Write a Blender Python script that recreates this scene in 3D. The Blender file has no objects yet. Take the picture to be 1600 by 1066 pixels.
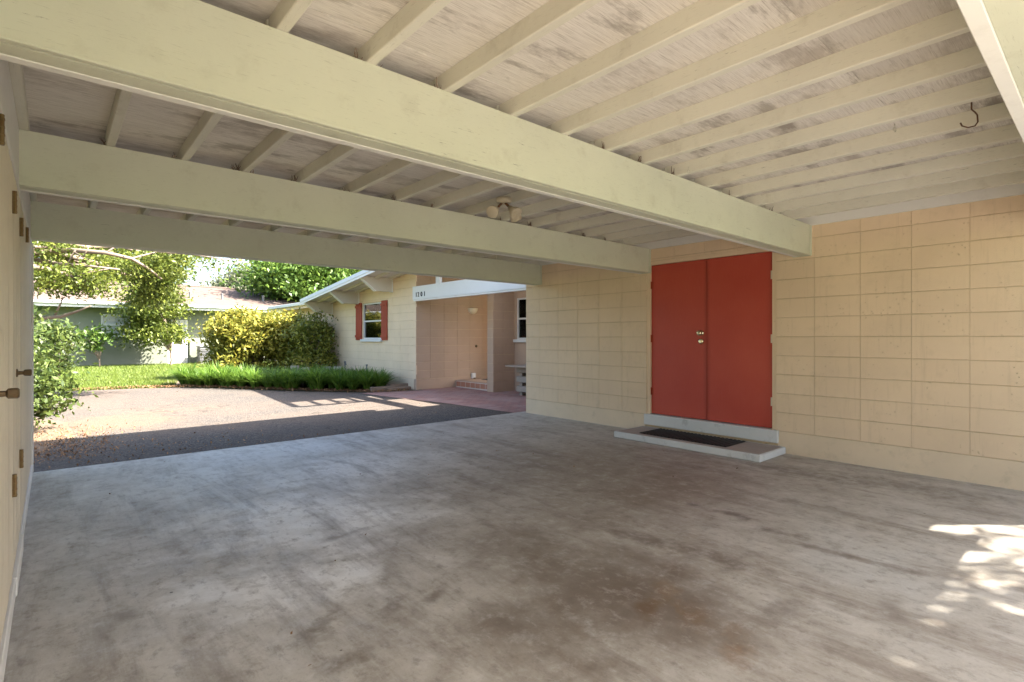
import bpy, bmesh, math, random
import numpy as np
from mathutils import Vector, Matrix
R = math.radians
random.seed(7); rng = np.random.default_rng(7)
SC = bpy.context.scene
COL = SC.collection

# ------------------------------------------------------------------ camera, sky, sun, exposure
CH = 1.27; FPX = 824.0; U0 = 800.0; V0 = 528.0
TH = math.atan2(718, FPX)
FW = (math.sin(TH), math.cos(TH)); RT = (math.cos(TH), -math.sin(TH))
cam = bpy.data.cameras.new('camera'); camo = bpy.data.objects.new('camera', cam); COL.objects.link(camo)
cam.sensor_width = 36; cam.lens = FPX / 1600 * 36; cam.shift_y = -(533 - V0) / 1600
cam.clip_start = 0.02; cam.clip_end = 2000
camo.location = (0, 0, CH); camo.rotation_euler = (R(90), 0, -TH)
SC.camera = camo
KX, KY = 0.71, 0.65                       # metres a shadow moves per metre of height (towards -x, +y)
sdir = Vector((KX, -KY, 1)).normalized()  # towards the sun
W = bpy.data.worlds.new('World'); SC.world = W; W.use_nodes = True
nt = W.node_tree; nt.nodes.clear()
sky = nt.nodes.new('ShaderNodeTexSky'); sky.sky_type = 'NISHITA'; sky.sun_disc = False
sky.sun_elevation = math.asin(sdir.z); sky.sun_rotation = math.atan2(sdir.x, sdir.y)
sky.air_density = 1.0; sky.dust_density = 3.2; sky.ozone_density = 1.0
bg = nt.nodes.new('ShaderNodeBackground'); bg.inputs['Strength'].default_value = 0.095
wo = nt.nodes.new('ShaderNodeOutputWorld')
nt.links.new(sky.outputs[0], bg.inputs[0]); nt.links.new(bg.outputs[0], wo.inputs[0])
sl = bpy.data.lights.new('sun', 'SUN'); sl.energy = 4.6; sl.angle = R(0.53); sl.color = (1.0, 0.93, 0.82)
so = bpy.data.objects.new('sun', sl); COL.objects.link(so); so.location = (8, -8, 12)
so.rotation_euler = sdir.to_track_quat('Z', 'Y').to_euler()
SC.view_settings.view_transform = 'Standard'; SC.view_settings.look = 'None'
SC.view_settings.exposure = 2.85; SC.view_settings.gamma = 1.0
SC.cycles.use_denoising = True
SC.cycles.max_bounces = 8; SC.cycles.diffuse_bounces = 5; SC.cycles.glossy_bounces = 3
SC.cycles.transparent_max_bounces = 8; SC.cycles.transmission_bounces = 3
SC.cycles.sample_clamp_indirect = 8; SC.cycles.caustics_reflective = False; SC.cycles.caustics_refractive = False

# ------------------------------------------------------------------ pixel -> place (needs a plane the thing touches)
def pdir(u, v):
    a = (u - U0) / FPX
    return (FW[0] + a * RT[0], FW[1] + a * RT[1], (V0 - v) / FPX)
def onz(u, v, z=0.0):
    d = pdir(u, v); t = (z - CH) / d[2]; return Vector((d[0] * t, d[1] * t, z))
def onx(u, v, X):
    d = pdir(u, v); t = X / d[0]; return Vector((X, d[1] * t, CH + d[2] * t))
def ony(u, v, Y):
    d = pdir(u, v); t = Y / d[1]; return Vector((d[0] * t, Y, CH + d[2] * t))

# ------------------------------------------------------------------ materials
MATS = {}
def lin(c):
    return tuple(((x / 255 + .055) / 1.055) ** 2.4 if x > 10 else x / 255 / 12.92 for x in c)
class NT:
    def __init__(s, name):
        s.m = bpy.data.materials.new(name); s.m.use_nodes = True; s.t = s.m.node_tree
        s.b = s.t.nodes['Principled BSDF']; s.out = s.t.nodes['Material Output']
        s.co = s.n('ShaderNodeTexCoord').outputs['Object']
        MATS[name] = s.m
    def n(s, typ, **kw):
        x = s.t.nodes.new(typ)
        for k, v in kw.items():
            if k.startswith('i_'):
                x.inputs[int(k[2:]) if k[2:].isdigit() else k[2:].replace('_', ' ')].default_value = v
            else: setattr(x, k, v)
        return x
    def l(s, a, b): s.t.links.new(a, b)
    def geo(s):                                   # world position: neighbours do not repeat
        return s.n('ShaderNodeNewGeometry').outputs['Position']
    def map(s, sc, loc=(0, 0, 0), src=None):
        m = s.n('ShaderNodeMapping'); m.inputs['Scale'].default_value = sc; m.inputs['Location'].default_value = loc
        s.l(src or s.geo(), m.inputs[0]); return m.outputs[0]
    def noise(s, scale, detail=5, rough=.6, sc=(1, 1, 1), loc=(0, 0, 0), dist=0):
        x = s.n('ShaderNodeTexNoise'); x.inputs['Scale'].default_value = scale; x.inputs['Detail'].default_value = detail
        x.inputs['Roughness'].default_value = rough; x.inputs['Distortion'].default_value = dist
        s.l(s.map(sc, loc), x.inputs['Vector']); return x.outputs['Fac']
    def ramp(s, fac, p0, p1, c0=0.0, c1=1.0):
        x = s.n('ShaderNodeMapRange'); x.clamp = True
        for i, v in enumerate((p0, p1, c0, c1)): x.inputs[i + 1].default_value = v
        s.l(fac, x.inputs[0]); return x.outputs[0]
    def mul(s, a, b, op='MULTIPLY'):
        x = s.n('ShaderNodeMath', operation=op)
        for i, v in enumerate((a, b)):
            if isinstance(v, (int, float)): x.inputs[i].default_value = v
            else: s.l(v, x.inputs[i])
        return x.outputs[0]
    def mix(s, fac, a, b, mode='MIX'):
        x = s.n('ShaderNodeMix', data_type='RGBA', blend_type=mode)
        if isinstance(fac, (int, float)): x.inputs[0].default_value = fac
        else: s.l(fac, x.inputs[0])
        for i, v in ((6, a), (7, b)):
            if isinstance(v, tuple): x.inputs[i].default_value = (*v[:3], 1)
            else: s.l(v, x.inputs[i])
        return x.outputs[2]
    def blob(s, x, y, rx, ry, ang=0, edge=.45, wob=.5, z=0.0, ns=2.2):   # a patch with a shape of its own
        m = s.n('ShaderNodeMapping', vector_type='TEXTURE'); m.inputs['Location'].default_value = (x, y, z)
        m.inputs['Rotation'].default_value = (0, 0, ang); m.inputs['Scale'].default_value = (rx, ry, 50)
        s.l(s.geo(), m.inputs[0])
        ln = s.n('ShaderNodeVectorMath', operation='LENGTH'); s.l(m.outputs[0], ln.inputs[0])
        if not hasattr(s, 'nc'): s.nc = {}
        if ns not in s.nc: s.nc[ns] = s.noise(ns, 6, .65, loc=(ns, 1, 3))
        nz = s.nc[ns]
        d = s.mul(ln.outputs['Value'], s.mul(s.mul(nz, .5, 'SUBTRACT'), wob * 4), 'ADD')
        return s.ramp(d, 1.0, 1.0 - edge)
    def fin(s, col, rough=.8, bump=None, bs=.2, bd=.01, spec=.3, metal=0):
        if isinstance(col, tuple): s.b.inputs['Base Color'].default_value = (*col[:3], 1)
        else: s.l(col, s.b.inputs['Base Color'])
        if isinstance(rough, (int, float)): s.b.inputs['Roughness'].default_value = rough
        else: s.l(rough, s.b.inputs['Roughness'])
        s.b.inputs['Specular IOR Level'].default_value = spec; s.b.inputs['Metallic'].default_value = metal
        if bump is not None:
            x = s.n('ShaderNodeBump'); x.inputs['Strength'].default_value = bs; x.inputs['Distance'].default_value = bd
            s.l(bump, x.inputs['Height']); s.l(x.outputs[0], s.b.inputs['Normal'])
        return s.m

def paint(name, col, var=.1, dirt=(.25, .2, .15), dirt_amt=.25, rough=.65, grain=None, bs=.15, spec=.3, fine=90, piece=0.0, cracks=0.0, pits=0.0):
    s = NT(name)
    n1 = s.noise(1.3, 5, .6); n2 = s.noise(6, 6, .7, loc=(4, 2, 9))
    c = s.mix(s.ramp(n1, .3, .7), tuple(x * (1 - var) for x in col), tuple(min(1, x * (1 + var * .6)) for x in col))
    c = s.mix(s.mul(s.ramp(n2, .56, .8), dirt_amt), c, dirt)
    b = s.noise(fine, 4, .6, sc=grain or (1, 1, 1))
    if grain:
        g = s.noise(14, 6, .75, sc=grain, loc=(1, 5, 2))
        c = s.mix(s.mul(s.ramp(g, .58, .72), dirt_amt * 1.2), c, tuple(x * .55 for x in dirt))
    if piece:
        oi = s.n('ShaderNodeObjectInfo').outputs['Random']
        c = s.mix(s.ramp(oi, 0, 1, 0, piece * 2), c, tuple(x * y for x, y in zip(col, (.70, .66, .62))))
    if cracks:
        k = s.noise(7, 7, .8, sc=tuple(q * .9 for q in grain), loc=(8, 3, 4), dist=.15); z_ = s.noise(1.1, 3, .5, loc=(2, 2, 8))
        c = s.mix(s.mul(s.mul(s.ramp(k, .63, .67), s.ramp(z_, .42, .55)), cracks), c, tuple(x * .35 for x in dirt))
    if pits:
        v = s.n('ShaderNodeTexVoronoi'); v.inputs['Scale'].default_value = 26; s.l(s.map((1, 1, 1)), v.inputs['Vector'])
        pt = s.mul(s.ramp(v.outputs['Distance'], .16, .09), s.ramp(s.noise(3, 4, .6, loc=(6, 6, 1)), .48, .6))
        c = s.mix(s.mul(pt, pits), c, tuple(x * .5 for x in dirt)); b = s.mul(b, s.mul(pt, -2.0), 'ADD')
        dr_ = s.noise(5, 6, .7, sc=(5, 5, .35), loc=(1, 7, 2))
        c = s.mix(s.mul(s.ramp(dr_, .56, .74), .28), c, dirt)
    return s.fin(c, rough, b, bs, .004, spec)

paint('block_paint', (.76, .595, .41), .07, (.45, .34, .2), .3, .75, bs=.6, fine=160, piece=.05, pits=.18)
paint('mortar_paint', (.58, .44, .28), .15, (.12, .08, .05), .6, .9)
paint('plinth_paint', (.73, .59, .42), .09, (.38, .31, .2), .45, .8, bs=.4, fine=60)
paint('beam_paint', (.60, .605, .48), .07, (.33, .30, .2), .35, .55, grain=(1.2, 14, 14), cracks=.8, bs=.35)
paint('rafter_paint', (.71, .685, .59), .07, (.33, .28, .2), .4, .6, grain=(14, 1.2, 14), piece=.12, cracks=.7, bs=.3)
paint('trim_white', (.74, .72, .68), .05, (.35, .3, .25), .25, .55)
paint('porch_white', (.66, .65, .63), .04, (.5, .48, .45), .2, .5)
paint('siding_paint', (.70, .62, .49), .07, (.4, .32, .22), .3, .6, grain=(16, 16, .8))
paint('bracket_paint', (.60, .55, .47), .06, (.3, .25, .2), .25, .6)
paint('shutter_paint', (.33, .05, .02), .12, (.2, .05, .02), .3, .6, grain=(14, 14, 1))
paint('pink_bounce_paint', (.45, .325, .235), .07, (.36, .24, .16), .25, .8, bs=.4, fine=120)  # pink bounce from the red pavers is put into this wall colour
paint('green_stucco', (.195, .21, .162), .06, (.25, .28, .2), .25, .85, bs=.5)
paint('step_white', (.64, .64, .62), .08, (.12, .11, .1), .55, .7)
paint('aluminium_paint', (.66, .68, .70), .04, (.4, .4, .4), .2, .45)
paint('timber_grey', (.33, .28, .23), .2, (.12, .1, .08), .5, .85, grain=(1, 14, 14))
paint('sign_black', (.03, .03, .03), .1, (.1, .1, .1), .1, .5)
paint('bark', (.22, .165, .125), .3, (.07, .05, .04), .5, .9, bs=1)
paint('bark_pale', (.24, .185, .145), .3, (.12, .09, .07), .5, .9, bs=1)
paint('edging_stone', (.34, .295, .235), .2, (.2, .18, .14), .4, .9, bs=.8)
paint('ac_metal', (.16, .16, .16), .2, (.3, .28, .25), .3, .6)
paint('lamp_shade_cream', (.66, .60, .48), .06, (.35, .25, .15), .2, .5)
paint('fixture_ivory', (.46, .40, .29), .2, (.2, .10, .04), .8, .45)
paint('lens_glass', (.42, .38, .28), .2, (.2, .13, .06), .5, .2, spec=.6)
paint('room_dark', (.10, .10, .10), .1, (.05, .05, .05), .1, .9)
paint('curtain', (.82, .82, .80), .12, (.4, .4, .4), .2, .9, grain=(10, 10, .3))
paint('soil', (.16, .115, .08), .35, (.05, .035, .02), .6, .95, bs=1, fine=40)
paint('grout', (.74, .64, .55), .1, (.4, .3, .25), .3, .9)
paint('terracotta', (.46, .21, .13), .15, (.25, .12, .08), .35, .6)

paint('bounce_concrete', (.50, .48, .44), .15, (.25, .22, .18), .4, .8)

def metal(name, col, rough, rust=0.0):
    s = NT(name); n1 = s.noise(35, 6, .7)
    c = s.mix(s.mul(s.ramp(n1, .45, .65), rust), col, (.16, .06, .02))
    s.fin(c, rough, n1, .2, .003, .5, metal=0.85 if rust < .5 else .3)
metal('brass', (.80, .66, .42), .26)
metal('bronze_old', (.17, .125, .075), .45, .15)
metal('hinge_brass', (.22, .155, .075), .5, .4)
metal('rusty_steel', (.10, .05, .025), .6, .8)
metal('wire_eye', (.6, .58, .5), .4, .1)

# red door: flat paint with fine vertical grain and a slightly chalky, sun-faded bloom of its own
s = NT('red_door'); g = s.noise(22, 5, .6, sc=(9, 9, .35)); n1 = s.noise(.9, 4, .55, loc=(3, 1, 1))
c = s.mix(s.ramp(n1, .35, .7), (.44, .058, .035), (.51, .088, .054))
c = s.mix(s.mul(s.ramp(g, .5, .75), .22), c, (.52, .13, .09))
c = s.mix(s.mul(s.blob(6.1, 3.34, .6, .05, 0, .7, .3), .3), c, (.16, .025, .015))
s.fin(c, s.ramp(n1, .3, .7, .42, .58), g, .12, .003, .35)

# plywood ceiling: weathered white wash, grain along x, dark mildew streaks
s = NT('plywood'); g = s.noise(9, 8, .75, sc=(.55, 9, 1), dist=.3); g2 = s.noise(30, 6, .7, sc=(.25, 12, 1), loc=(3, 3, 0))
n1 = s.noise(.9, 5, .6); n2 = s.noise(2.3, 6, .7, sc=(.6, 1.4, 1), loc=(7, 1, 0))
c = s.mix(s.ramp(g, .35, .68), (.84, .80, .75), (.68, .63, .58))
c = s.mix(s.mul(s.ramp(g2, .52, .64), .62), c, (.27, .225, .19))
c = s.mix(s.mul(s.ramp(n2, .52, .66), .6), c, (.30, .25, .21))
c = s.mix(s.mul(s.ramp(n1, .55, .75), .4), c, (.84, .80, .74))
kn = s.n('ShaderNodeTexVoronoi'); kn.inputs['Scale'].default_value = 2.4; s.l(s.map((.8, 1.2, 1)), kn.inputs['Vector'])
c = s.mix(s.mul(s.ramp(kn.outputs['Distance'], .09, .045), .55), c, (.2, .15, .11))
oi = s.n('ShaderNodeObjectInfo').outputs['Random']; c = s.mix(s.ramp(oi, 0, 1, 0, .5), c, (.42, .375, .33))
bl = s.noise(1.5, 7, .7, sc=(.8, 2.2, 1), loc=(3, 8, 0)); c = s.mix(s.mul(s.ramp(bl, .55, .63), .55), c, (.20, .165, .135))
c = s.mix(s.mul(s.blob(.12, 3.25, .09, .16, .1, .5, .25), .7), c, (.18, .14, .11))
s.fin(c, .85, g2, .35, .004, .2)

# slab: trowelled concrete, pale efflorescence and floor sheen painted into the colour, brown tyre and drip stains, rust
s = NT('concrete_slab')
n1 = s.noise(.75, 8, .68, dist=.5); n2 = s.noise(2.6, 9, .72, sc=(1.5, .7, 1), loc=(5, 0, 0)); n3 = s.noise(13, 8, .72, sc=(1.4, .8, 1)); n4 = s.noise(60, 5, .7)
trk = s.noise(2.1, 8, .72, sc=(1.7, .28, 1), loc=(2, 9, 0), dist=.3)
c = s.mix(s.ramp(n2, .36, .64), (.37, .335, .285), (.50, .465, .41))
def stain_or_sheen(c, u, v, rx, ry, a, col, amt, edge=.7, wob=.6, ns=2.2):
    p = onz(u, v); return s.mix(s.mul(s.blob(p.x, p.y, rx, ry, a, edge, wob, ns=ns), amt), c, col)
BR = (.135, .098, .07); PALE = (.80, .785, .76)
for a_ in [(1000, 760, 1.9, 1.5, .3, (.20, .155, .118), .85, .9, .5, .8), (880, 720, 1.5, 1.0, .2, (.24, .19, .145), .6, .9, .5, .9), (930, 900, .75, .75, .2, BR, .8, .9, .7, 1.5), (800, 1000, .5, .42, .3, BR, .75, .9, .7, 2.0), (1060, 960, .42, .5, .2, BR, .7, .9, .7, 2.0),
           (480, 800, .85, 1.1, .3, PALE, .95, .9, .8, 1.7), (560, 730, 1.3, .8, .1, PALE, .7, .9, .7, 1.3), (400, 930, .35, .5, .3, PALE, .7, .9, .9, 2.6), (560, 880, .35, .3, .3, PALE, .8, .9, 1.0, 3.2),
           (1360, 900, .8, .45, .2, (.47, .455, .42), .75, .9, .6, 1.3), (1230, 790, .6, .4, .2, (.43, .40, .35), .5, .9, .6, 1.6), (300, 760, .9, 1.4, 0, (.60, .59, .54), .75, .9, .6, 1.3), (480, 700, 1.6, .7, 0, (.62, .61, .58), .65, .9, .6, 1.1), (760, 670, 1.2, .6, 0, (.56, .54, .51), .5, .9, .6, 1.1), (100, 900, .25, .8, 0, (.42, .40, .34), .5, .8, .5, 1.5)]: c = stain_or_sheen(c, *a_)
c = s.mix(s.mul(s.ramp(trk, .5, .66), .6), c, (.165, .128, .098))
c = s.mix(s.mul(s.ramp(n1, .54, .7), .42), c, (.215, .172, .135))
for (u, v, rx, ry, a_, col, amt) in [(1040, 930, .17, .1, .9, (.22, .135, .065), .6), (1085, 965, .2, .09, .6, (.20, .125, .07), .55), (1150, 1015, .2, .08, .4, (.25, .15, .08), .6), (1010, 950, .12, .07, .5, (.13, .075, .04), .8),
        (1085, 788, .10, .07, .2, (.075, .06, .055), .85), (1140, 803, .07, .22, .1, (.11, .08, .065), .8), (1215, 832, .06, .22, .1, (.12, .09, .07), .8), (1330, 870, .06, .5, .1, (.16, .12, .095), .7), (1110, 870, .12, .3, .1, (.14, .11, .085), .7), (1000, 840, .1, .4, .05, (.15, .115, .09), .7),
        (540, 1035, .14, .08, .3, (.13, .095, .06), .85), (490, 985, .16, .06, .4, (.15, .115, .075), .8), (610, 950, .15, .05, .5, (.16, .12, .085), .75), (680, 930, .13, .06, .3, (.15, .115, .085), .75), (540, 835, .22, .06, .1, (.22, .185, .15), .75), (520, 720, .05, .6, .3, (.30, .28, .25), .6),
        (190, 960, .09, .22, .1, (.2, .165, .12), .7), (210, 830, .15, .25, .2, (.25, .225, .185), .6), (370, 870, .12, .2, .3, (.25, .22, .18), .6), (1230, 955, .22, .1, .1, (.21, .18, .155), .7), (1400, 960, .3, .07, .3, (.24, .21, .18), .6), (1420, 760, .3, .8, 0, (.15, .12, .095), .6), (1250, 740, .2, .7, 0, (.14, .11, .085), .6)]:
    c = stain_or_sheen(c, u, v, rx, ry, a_, col, amt, .95, .9, 6)
m1 = s.noise(5.5, 10, .78, loc=(1, 3, 0), dist=.12)
c = s.mix(s.mul(s.ramp(m1, .53, .64), .22), c, (.66, .645, .62))
c = s.mix(s.mul(s.ramp(m1, .47, .37), .36), c, (.16, .13, .10))
c = s.mix(s.mul(s.ramp(n3, .55, .66), .24), c, (.62, .60, .57))
c = s.mix(s.mul(s.ramp(n3, .46, .34), .5), c, (.16, .13, .105))
c = s.mix(s.mul(s.ramp(n4, .56, .7), .3), c, (.16, .135, .11))
vo = s.n('ShaderNodeTexVoronoi'); vo.inputs['Scale'].default_value = 3.0; s.l(s.map((1, 1, 1)), vo.inputs['Vector'])
c = s.mix(s.mul(s.ramp(vo.outputs['Distance'], .028, .018), .85), c, (.04, .03, .025))
s.fin(c, s.ramp(m1, .35, .65, .62, .42), s.mul(n3, n4, 'ADD'), .14, .004, .5)

# driveway: pinkish aggregate asphalt
s = NT('asphalt'); n1 = s.noise(.5, 5, .6); n3 = s.noise(55, 4, .7)
vo = s.n('ShaderNodeTexVoronoi'); vo.inputs['Scale'].default_value = 60; s.l(s.map((1, 1, 1)), vo.inputs['Vector'])
c = s.mix(s.ramp(vo.outputs['Color'], .2, .8), (.05, .047, .045), (.145, .124, .106))
c = s.mix(s.mul(s.ramp(n1, .4, .65), .55), c, (.155, .113, .086))
c = s.mix(s.mul(s.blob(.6, 10.2, 1.2, 1.4, 0, .8, .5), .6), c, (.19, .12, .08))
ck = s.n('ShaderNodeTexVoronoi', feature='DISTANCE_TO_EDGE'); ck.inputs['Scale'].default_value = .55
wv = s.n('ShaderNodeVectorMath', operation='ADD'); ns_ = s.n('ShaderNodeTexNoise'); ns_.inputs['Scale'].default_value = 2.5; s.l(s.geo(), ns_.inputs['Vector']); s.l(s.geo(), wv.inputs[0]); s.l(ns_.outputs['Color'], wv.inputs[1]); s.l(wv.outputs[0], ck.inputs['Vector'])
c = s.mix(s.mul(s.mul(s.ramp(ck.outputs['Distance'], .014, .006), s.ramp(n1, .45, .55)), .6), c, (.04, .035, .03))
pt = s.noise(3.5, 7, .7, loc=(4, 4, 0)); c = s.mix(s.mul(s.ramp(pt, .52, .66), .4), c, (.10, .088, .078))
s.fin(c, .9, s.mul(vo.outputs['Distance'], n3, 'ADD'), .7, .012, .2)

s = NT('pavers'); br = s.n('ShaderNodeTexBrick'); br.inputs['Scale'].default_value = 1.0
br.inputs['Brick Width'].default_value = .21; br.inputs['Row Height'].default_value = .105; br.inputs['Mortar Size'].default_value = .006
br.inputs['Color1'].default_value = (.36, .20, .17, 1); br.inputs['Color2'].default_value = (.28, .15, .13, 1); br.inputs['Mortar'].default_value = (.13, .10, .09, 1)
s.l(s.map((1, 1, 1)), br.inputs['Vector']); n1 = s.noise(1.6, 6, .65)
c = s.mix(s.mul(s.ramp(n1, .42, .7), .6), br.outputs['Color'], (.36, .285, .265))
s.fin(c, .85, br.outputs['Fac'], -.5, .006, .25)

s = NT('lawn_soil'); n1 = s.noise(1.2, 6, .6); n2 = s.noise(30, 5, .7)
c = s.mix(s.ramp(n1, .3, .7), (.06, .105, .024), (.105, .15, .032)); c = s.mix(s.mul(s.ramp(n2, .5, .7), .5), c, (.05, .08, .02))
s.fin(c, .95, n2, 1, .03, .1)

s = NT('shingles'); br = s.n('ShaderNodeTexBrick'); br.inputs['Scale'].default_value = 1.0
br.inputs['Brick Width'].default_value = .32; br.inputs['Row Height'].default_value = .14; br.inputs['Mortar Size'].default_value = .008
br.inputs['Color1'].default_value = (.14, .102, .084, 1); br.inputs['Color2'].default_value = (.11, .08, .068, 1); br.inputs['Mortar'].default_value = (.13, .095, .085, 1)
s.l(s.map((1, 1, 1)), br.inputs['Vector']); n2 = s.noise(40, 4, .7)
c = s.mix(s.mul(n2, .35), br.outputs['Color'], (.19, .15, .13)); s.fin(c, .95, br.outputs['Fac'], -.4, .01, .1)

s = NT('rubber'); s.fin((.022, .020, .020), .55, s.noise(140, 2), .4, .003, .3)

def leafmat(name, c0, c1, trans=.35, rough=.45):
    s = NT(name); at = s.n('ShaderNodeAttribute'); at.attribute_name = 'tint'
    c = s.mix(at.outputs['Fac'], c0, c1)
    s.fin(c, rough, None, spec=.35)
    tr = s.n('ShaderNodeBsdfTranslucent'); s.l(s.mix(.5, c, (.5, .6, .08), 'MULTIPLY'), tr.inputs[0])
    tr2 = s.n('ShaderNodeBsdfTranslucent'); s.l(c, tr2.inputs[0])
    mx = s.n('ShaderNodeMixShader'); mx.inputs[0].default_value = trans
    s.l(s.b.outputs[0], mx.inputs[1]); s.l(tr2.outputs[0], mx.inputs[2]); s.l(mx.outputs[0], s.out.inputs[0])
leafmat('leaf_tree', (.055, .09, .014), (.22, .25, .042))
leafmat('leaf_olive', (.06, .095, .018), (.36, .35, .06))
leafmat('leaf_shrub', (.032, .062, .016), (.135, .175, .038))
leafmat('leaf_dark', (.035, .075, .018), (.13, .20, .04))
leafmat('leaf_bright', (.05, .11, .018), (.165, .25, .042))
leafmat('leaf_croton', (.085, .12, .018), (.46, .39, .07))
leafmat('leaf_grey', (.10, .115, .065), (.22, .23, .15))
leafmat('blade_border', (.045, .115, .016), (.22, .34, .05), .4)
leafmat('blade_lawn', (.075, .13, .02), (.20, .245, .045), .3)
leafmat('dry_leaf', (.15, .075, .035), (.42, .25, .13), .1, .8)

s = NT('window_glass'); s.t.nodes.remove(s.b)
gl = s.n('ShaderNodeBsdfGlossy'); gl.inputs['Roughness'].default_value = .02; gl.inputs[0].default_value = (.9, .95, .95, 1)
tp = s.n('ShaderNodeBsdfTransparent'); tp.inputs[0].default_value = (.94, .96, .95, 1)
fr = s.n('ShaderNodeFresnel'); fr.inputs[0].default_value = 1.45
mx = s.n('ShaderNodeMixShader'); s.l(fr.outputs[0], mx.inputs[0]); s.l(tp.outputs[0], mx.inputs[1]); s.l(gl.outputs[0], mx.inputs[2]); s.l(mx.outputs[0], s.out.inputs[0])

# ------------------------------------------------------------------ mesh helpers
ORG = {}
def tag(o, label=None, cat=None, group=None, kind=None):
    for k, v in (('label', label), ('category', cat), ('group', group), ('kind', kind)):
        if v: o[k] = v
    return o
def thing(name, label, cat, loc=(0, 0, 0), group=None):
    o = bpy.data.objects.new(name, None); COL.objects.link(o); o.location = loc; o.empty_display_size = .1
    ORG[o.name] = Vector(loc); return tag(o, label, cat, group)
class MB:
    def __init__(s): s.bm = bmesh.new()
    def box(s, x0, x1, y0, y1, z0, z1, bev=0.0, rot=None):
        b = bmesh.new(); bmesh.ops.create_cube(b, size=1)
        c = Vector(((x0 + x1) / 2, (y0 + y1) / 2, (z0 + z1) / 2))
        for v in b.verts: v.co = Vector((v.co.x * (x1 - x0), v.co.y * (y1 - y0), v.co.z * (z1 - z0)))
        if bev: bmesh.ops.bevel(b, geom=list(b.edges), offset=bev, segments=1, affect='EDGES')
        if rot is not None: bmesh.ops.transform(b, matrix=rot.to_4x4(), verts=b.verts)
        for v in b.verts: v.co += c
        s.join(b); return s
    def join(s, b):
        me = bpy.data.meshes.new('tmp'); b.to_mesh(me); b.free(); s.bm.from_mesh(me); bpy.data.meshes.remove(me)
    def prism(s, prof, axis, a0, a1):             # prof: 2-D outline on the other two axes, in order
        ring = []
        for a in (a0, a1):
            ring.append([s.bm.verts.new({'x': (a, p, q), 'y': (p, a, q), 'z': (p, q, a)}[axis]) for p, q in prof])
        n = len(prof)
        for i in range(n):
            s.bm.faces.new((ring[0][i], ring[0][(i + 1) % n], ring[1][(i + 1) % n], ring[1][i]))
        s.bm.faces.new(ring[0]); s.bm.faces.new(ring[1][::-1])
        bmesh.ops.recalc_face_normals(s.bm, faces=s.bm.faces); return s
    def tube(s, pts, rad, n=7, cap=True):
        pts = [Vector(p) for p in pts]; rad = rad if isinstance(rad, (list, tuple)) else [rad] * len(pts)
        rings = []; up = Vector((.13, .21, .97)).normalized()
        for i, p in enumerate(pts):
            t = (pts[min(i + 1, len(pts) - 1)] - pts[max(i - 1, 0)]).normalized()
            if abs(t.dot(up)) > .95: up = Vector((.97, .1, .2)).normalized()
            a = t.cross(up).normalized(); b = t.cross(a)
            rings.append([s.bm.verts.new(p + (a * math.cos(q) + b * math.sin(q)) * rad[i]) for q in (2 * math.pi * k / n for k in range(n))])
        for r0, r1 in zip(rings, rings[1:]):
            for k in range(n): s.bm.faces.new((r0[k], r0[(k + 1) % n], r1[(k + 1) % n], r1[k]))
        if cap: s.bm.faces.new(rings[0]); s.bm.faces.new(rings[-1][::-1])
        return s
    def lathe(s, prof, c, axis=(0, 0, 1), n=16):  # prof: (radius, distance along the axis)
        ax = Vector(axis).normalized(); a = ax.orthogonal().normalized(); b = ax.cross(a); c = Vector(c); rings = []
        for r, h in prof:
            rings.append([s.bm.verts.new(c + ax * h + (a * math.cos(q) + b * math.sin(q)) * max(r, 1e-4)) for q in (2 * math.pi * k / n for k in range(n))])
        for r0, r1 in zip(rings, rings[1:]):
            for k in range(n): s.bm.faces.new((r0[k], r0[(k + 1) % n], r1[(k + 1) % n], r1[k]))
        s.bm.faces.new(rings[0]); s.bm.faces.new(rings[-1][::-1])
        return s
    def poly(s, pts): s.bm.faces.new([s.bm.verts.new(p) for p in pts]); return s
    def build(s, name, mat, parent=None, loc=None, smooth=False):
        bmesh.ops.recalc_face_normals(s.bm, faces=s.bm.faces)
        org = ORG[parent.name] if parent else Vector(loc or (0, 0, 0))
        for v in s.bm.verts: v.co -= org
        me = bpy.data.meshes.new(name); s.bm.to_mesh(me); s.bm.free()
        return link(name, me, mat, parent, org, smooth)
def link(name, me, mat, parent=None, org=Vector((0, 0, 0)), smooth=False, at=None):
    if mat and not me.materials: me.materials.append(MATS[mat])
    if smooth: me.polygons.foreach_set('use_smooth', [True] * len(me.polygons))
    o = bpy.data.objects.new(name, me); COL.objects.link(o); ORG[o.name] = Vector(org)
    if parent: o.parent = parent
    else: o.location = org
    if at is not None: o.location = Vector(at) - (Vector(org) if parent else Vector((0, 0, 0)))
    return o
def B(name, mat, parent, *a, bev=0.0):            # one box as one part
    return MB().box(*a, bev=bev).build(name, mat, parent)
def struct(o): o['kind'] = 'structure'; return o

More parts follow.
